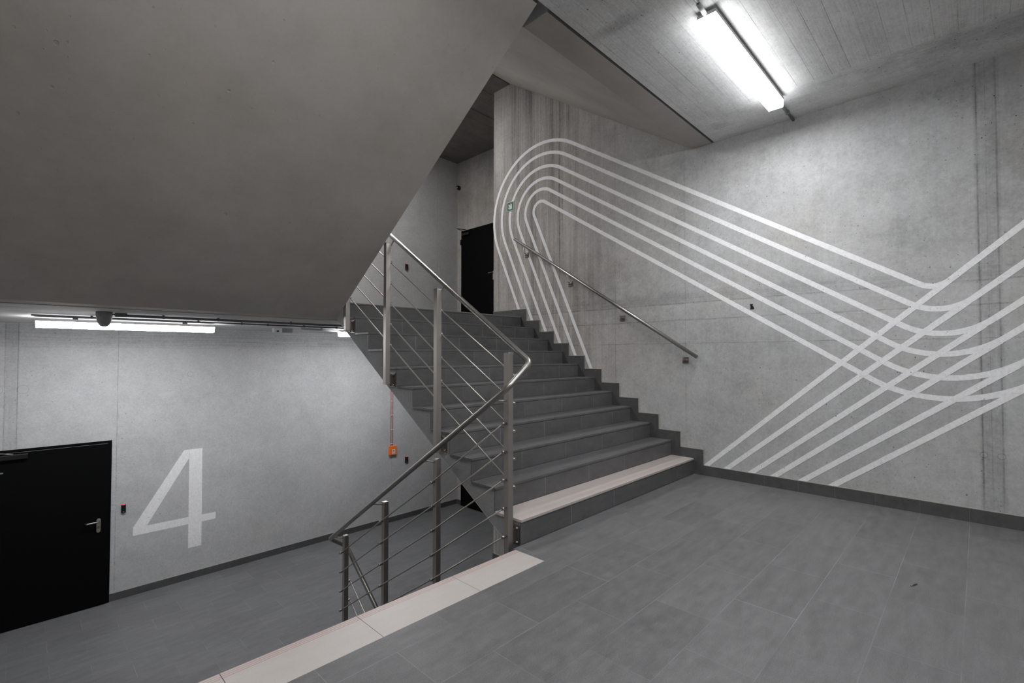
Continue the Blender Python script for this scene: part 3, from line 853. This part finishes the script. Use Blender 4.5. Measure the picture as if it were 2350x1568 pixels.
conduit('thin dark conduit beside the lamp over the number four', [(-5.30, 4.05, ZC5 - 0.016), (-1.0, 4.05, ZC5 - 0.016)], 0.008, 'grey_plastic', [-4.87, -3.95, -3.5, -3.2, -2.75, -2.3, -1.85], ZC5)
conduit('white sleeve feeding the lamp half hidden by the stairs', [(-2.60, 4.52, ZC5 - 0.02), (-2.015, 4.525, ZC5 - 0.035)], 0.014, 'white_plastic', [-2.3], ZC5)
# exit light box and junction box on the low ceiling
t_ = thing('junction_box', 'small white and grey control boxes under the low ceiling near the stairs', 'junction box', (-2.72, 5.0, ZC5))
a = boxo('white_housing', 'white_plastic', (-2.80, -2.69, 4.96, 5.06, ZC5 - 0.062, ZC5 - 0.0002), t_, 0.003)
boxo('port', 'black_plastic', (-2.765, -2.735, 4.9565, 4.96, ZC5 - 0.055, ZC5 - 0.035), a)
boxo('grey_housing', 'grey_plastic', (-2.688, -2.54, 4.96, 5.06, ZC5 - 0.060, ZC5 - 0.0002), t_, 0.003)
# dome camera on low ceiling
t_ = thing('surveillance_camera', 'grey turret camera hanging from the low ceiling before the lamp', 'camera', (-4.838, 3.37, ZC5))
bm = NB(); add_lathe(bm, [(0.060, 0.0), (0.061, -0.035), (0.056, -0.062), (0.050, -0.09), (0.040, -0.115), (0.026, -0.130), (0.008, -0.136)], (-4.838, 3.37, ZC5 - 0.0002), 'z', 32)
hb = obj('housing', bm, 'camera_grey', t_)
bm = NB(); add_lathe(bm, [(0.003, 0.0), (0.003, -0.004)], (-4.868, 3.318, ZC5 - 0.036), 'y', 8); obj('screw', bm, 'black_plastic', t_)
boxo('cable_box', 'grey_plastic', (-4.755, -4.665, 3.435, 3.485, ZC5 - 0.036, ZC5 - 0.0002), t_, 0.003)
bm = NB(); add_tube(bm, [(-4.79, 3.40, ZC5 - 0.016), (-4.75, 3.45, ZC5 - 0.016)], 0.006, 8); obj('cable', bm, 'grey_plastic', t_)
# camera high up in the corner
t_ = thing('surveillance_camera', 'small black dome camera high in the corner above the upper door', 'camera', (XD - 0.02, YF - 0.06, 5.07))
bm = NB(); add_lathe(bm, [(0.045, 0.0), (0.045, -0.02), (0.040, -0.03)], (XD - 0.0002, YF - 0.075, 5.085), 'x', 24); obj('base', bm, 'black_plastic', t_)
bm = NB(); add_lathe(bm, [(0.038, 0.0), (0.036, -0.02), (0.026, -0.038), (0.010, -0.046)], (XD - 0.03, YF - 0.075, 5.08), 'x', 24); obj('dome', bm, 'dome', t_)
boxo('visor', 'black_plastic', (XD - 0.075, XD - 0.02, YF - 0.105, YF - 0.03, 5.115, 5.123), t_, 0.002)
bm = NB(); add_lathe(bm, [(0.014, 0.0), (0.013, -0.004)], (XD - 0.0745, YF - 0.08, 5.082), 'x', 16); obj('lens', bm, 'white_plastic', t_)

# ------------------------------------------------------------------ fire alarm call point with red cables
t_ = thing('smoke_vent_button', 'orange smoke vent call point on the lower hall wall', 'call point', (-0.19, YF, -0.53))
b = boxo('housing', 'orange', (-0.268, -0.114, YF - 0.05, YF - 0.0002, -0.617, -0.442), t_, 0.006)
w_ = boxo('window', 'white_plastic', (-0.222, -0.150, YF - 0.0525, YF - 0.0502, -0.590, -0.503), b, 0.001)
bm = NB(); add_lathe(bm, [(0.011, 0.0), (0.011, -0.004)], (-0.186, YF - 0.0525, -0.535), 'y', 16); obj('button', bm, 'black_plastic', w_)
boxo('caption_bar', 'grey_plastic', (-0.222, -0.150, YF - 0.0512, YF - 0.0502, -0.484, -0.476), b)
t_ = thing('alarm_cable', 'pair of red cables running down to the orange call point', 'cable', (-0.2, YF, -0.44))
for xx in (-0.222, -0.180):
    bm = NB(); add_tube(bm, [(xx, YF - 0.006, -0.4415), (xx, YF - 0.006, ZC5 - 0.003)], 0.0052, 10); obj('cable', bm, 'red_cable', t_)
for k in range(8):
    z = -0.402 + 0.281 * k
    boxo('cable_clip', 'white_plastic', (-0.238, -0.166, YF - 0.014, YF - 0.0002, z - 0.004, z + 0.004), t_, 0.001)

# card readers
def reader(x0, x1, z0, z1, label):
    t = thing('card_reader', label, 'card reader', ((x0 + x1) / 2, YF, (z0 + z1) / 2), 'card readers by the doors')
    b = boxo('housing', 'black_plastic', (x0, x1, YF - 0.024, YF - 0.0002, z0, z1), t, 0.004)
    boxo('status_light', 'red_led', (x0 + 0.006, x1 - 0.006, YF - 0.0245, YF - 0.014, z1 - 0.008, z1 + 0.0015), b, 0.0012)
    boxo('badge', 'white_plastic', ((x0 + x1) / 2 - 0.006, (x0 + x1) / 2 + 0.006, YF - 0.0247, YF - 0.0241, z0 + 0.014, z0 + 0.019), b)
reader(-4.374, -4.324, -0.788, -0.674, 'black card reader with a red light between the lower left door and the number')
reader(0.107, 0.172, -0.828, -0.700, 'black card reader right of the orange call point')
reader(0.088, 0.148, 3.088, 3.212, 'black card reader on the far wall behind the upper railing')

# emergency sign
t_ = thing('escape_sign', 'small green escape route sign with a diagonal arrow on the mural wall', 'sign', (XW, 2.93, 3.697))
p_ = boxo('panel', 'sign_white', (XW - 0.006, XW - 0.0015, 2.853, 3.007, 3.622, 3.772), t_, 0.001)
g_ = boxo('green_field', 'green', (XW - 0.0068, XW - 0.0061, 2.863, 2.997, 3.631, 3.763), p_)
bm = NB()
ar = [(-.044, .020), (-.022, .037), (.008, .012), (.003, .042), (.014, .048), (.038, .026), (.042, -.043), (-.019, -.045), (-.050, -.014), (-.012, -.010)]
add_prism(bm, [(2.93 - s_ , 3.697 + t2) for s_, t2 in ar], 'x', XW - 0.0076, XW - 0.0069)
obj('arrow', bm, 'sign_white', g_)
# empty wall outlet
t_ = thing('cable_outlet', 'tiny black open cable outlet in the right wall between mural stripes', 'outlet', (XW, -0.635, 1.86))
bm = NB(); add_prism(bm, [(-0.657, 1.834), (-0.617, 1.832), (-0.622, 1.858), (-0.617, 1.872), (-0.615, 1.888), (-0.648, 1.886), (-0.638, 1.870), (-0.650, 1.858)], 'x', XW - 0.004, XW - 0.0002)
obj('opening', bm, 'black_plastic', t_)

# dry scrap on the landing floor
bm = NB()
add_tube(bm, [(-1.736, -2.039, 0.0035), (-1.722, -2.050, 0.008), (-1.705, -2.053, 0.006), (-1.683, -2.062, 0.0034)], 0.0032, 8)
tag(obj('leaf_scrap', bm, 'steel_dark', None, 0.0), 'tiny dark curled scrap lying on the grey landing floor', 'debris')
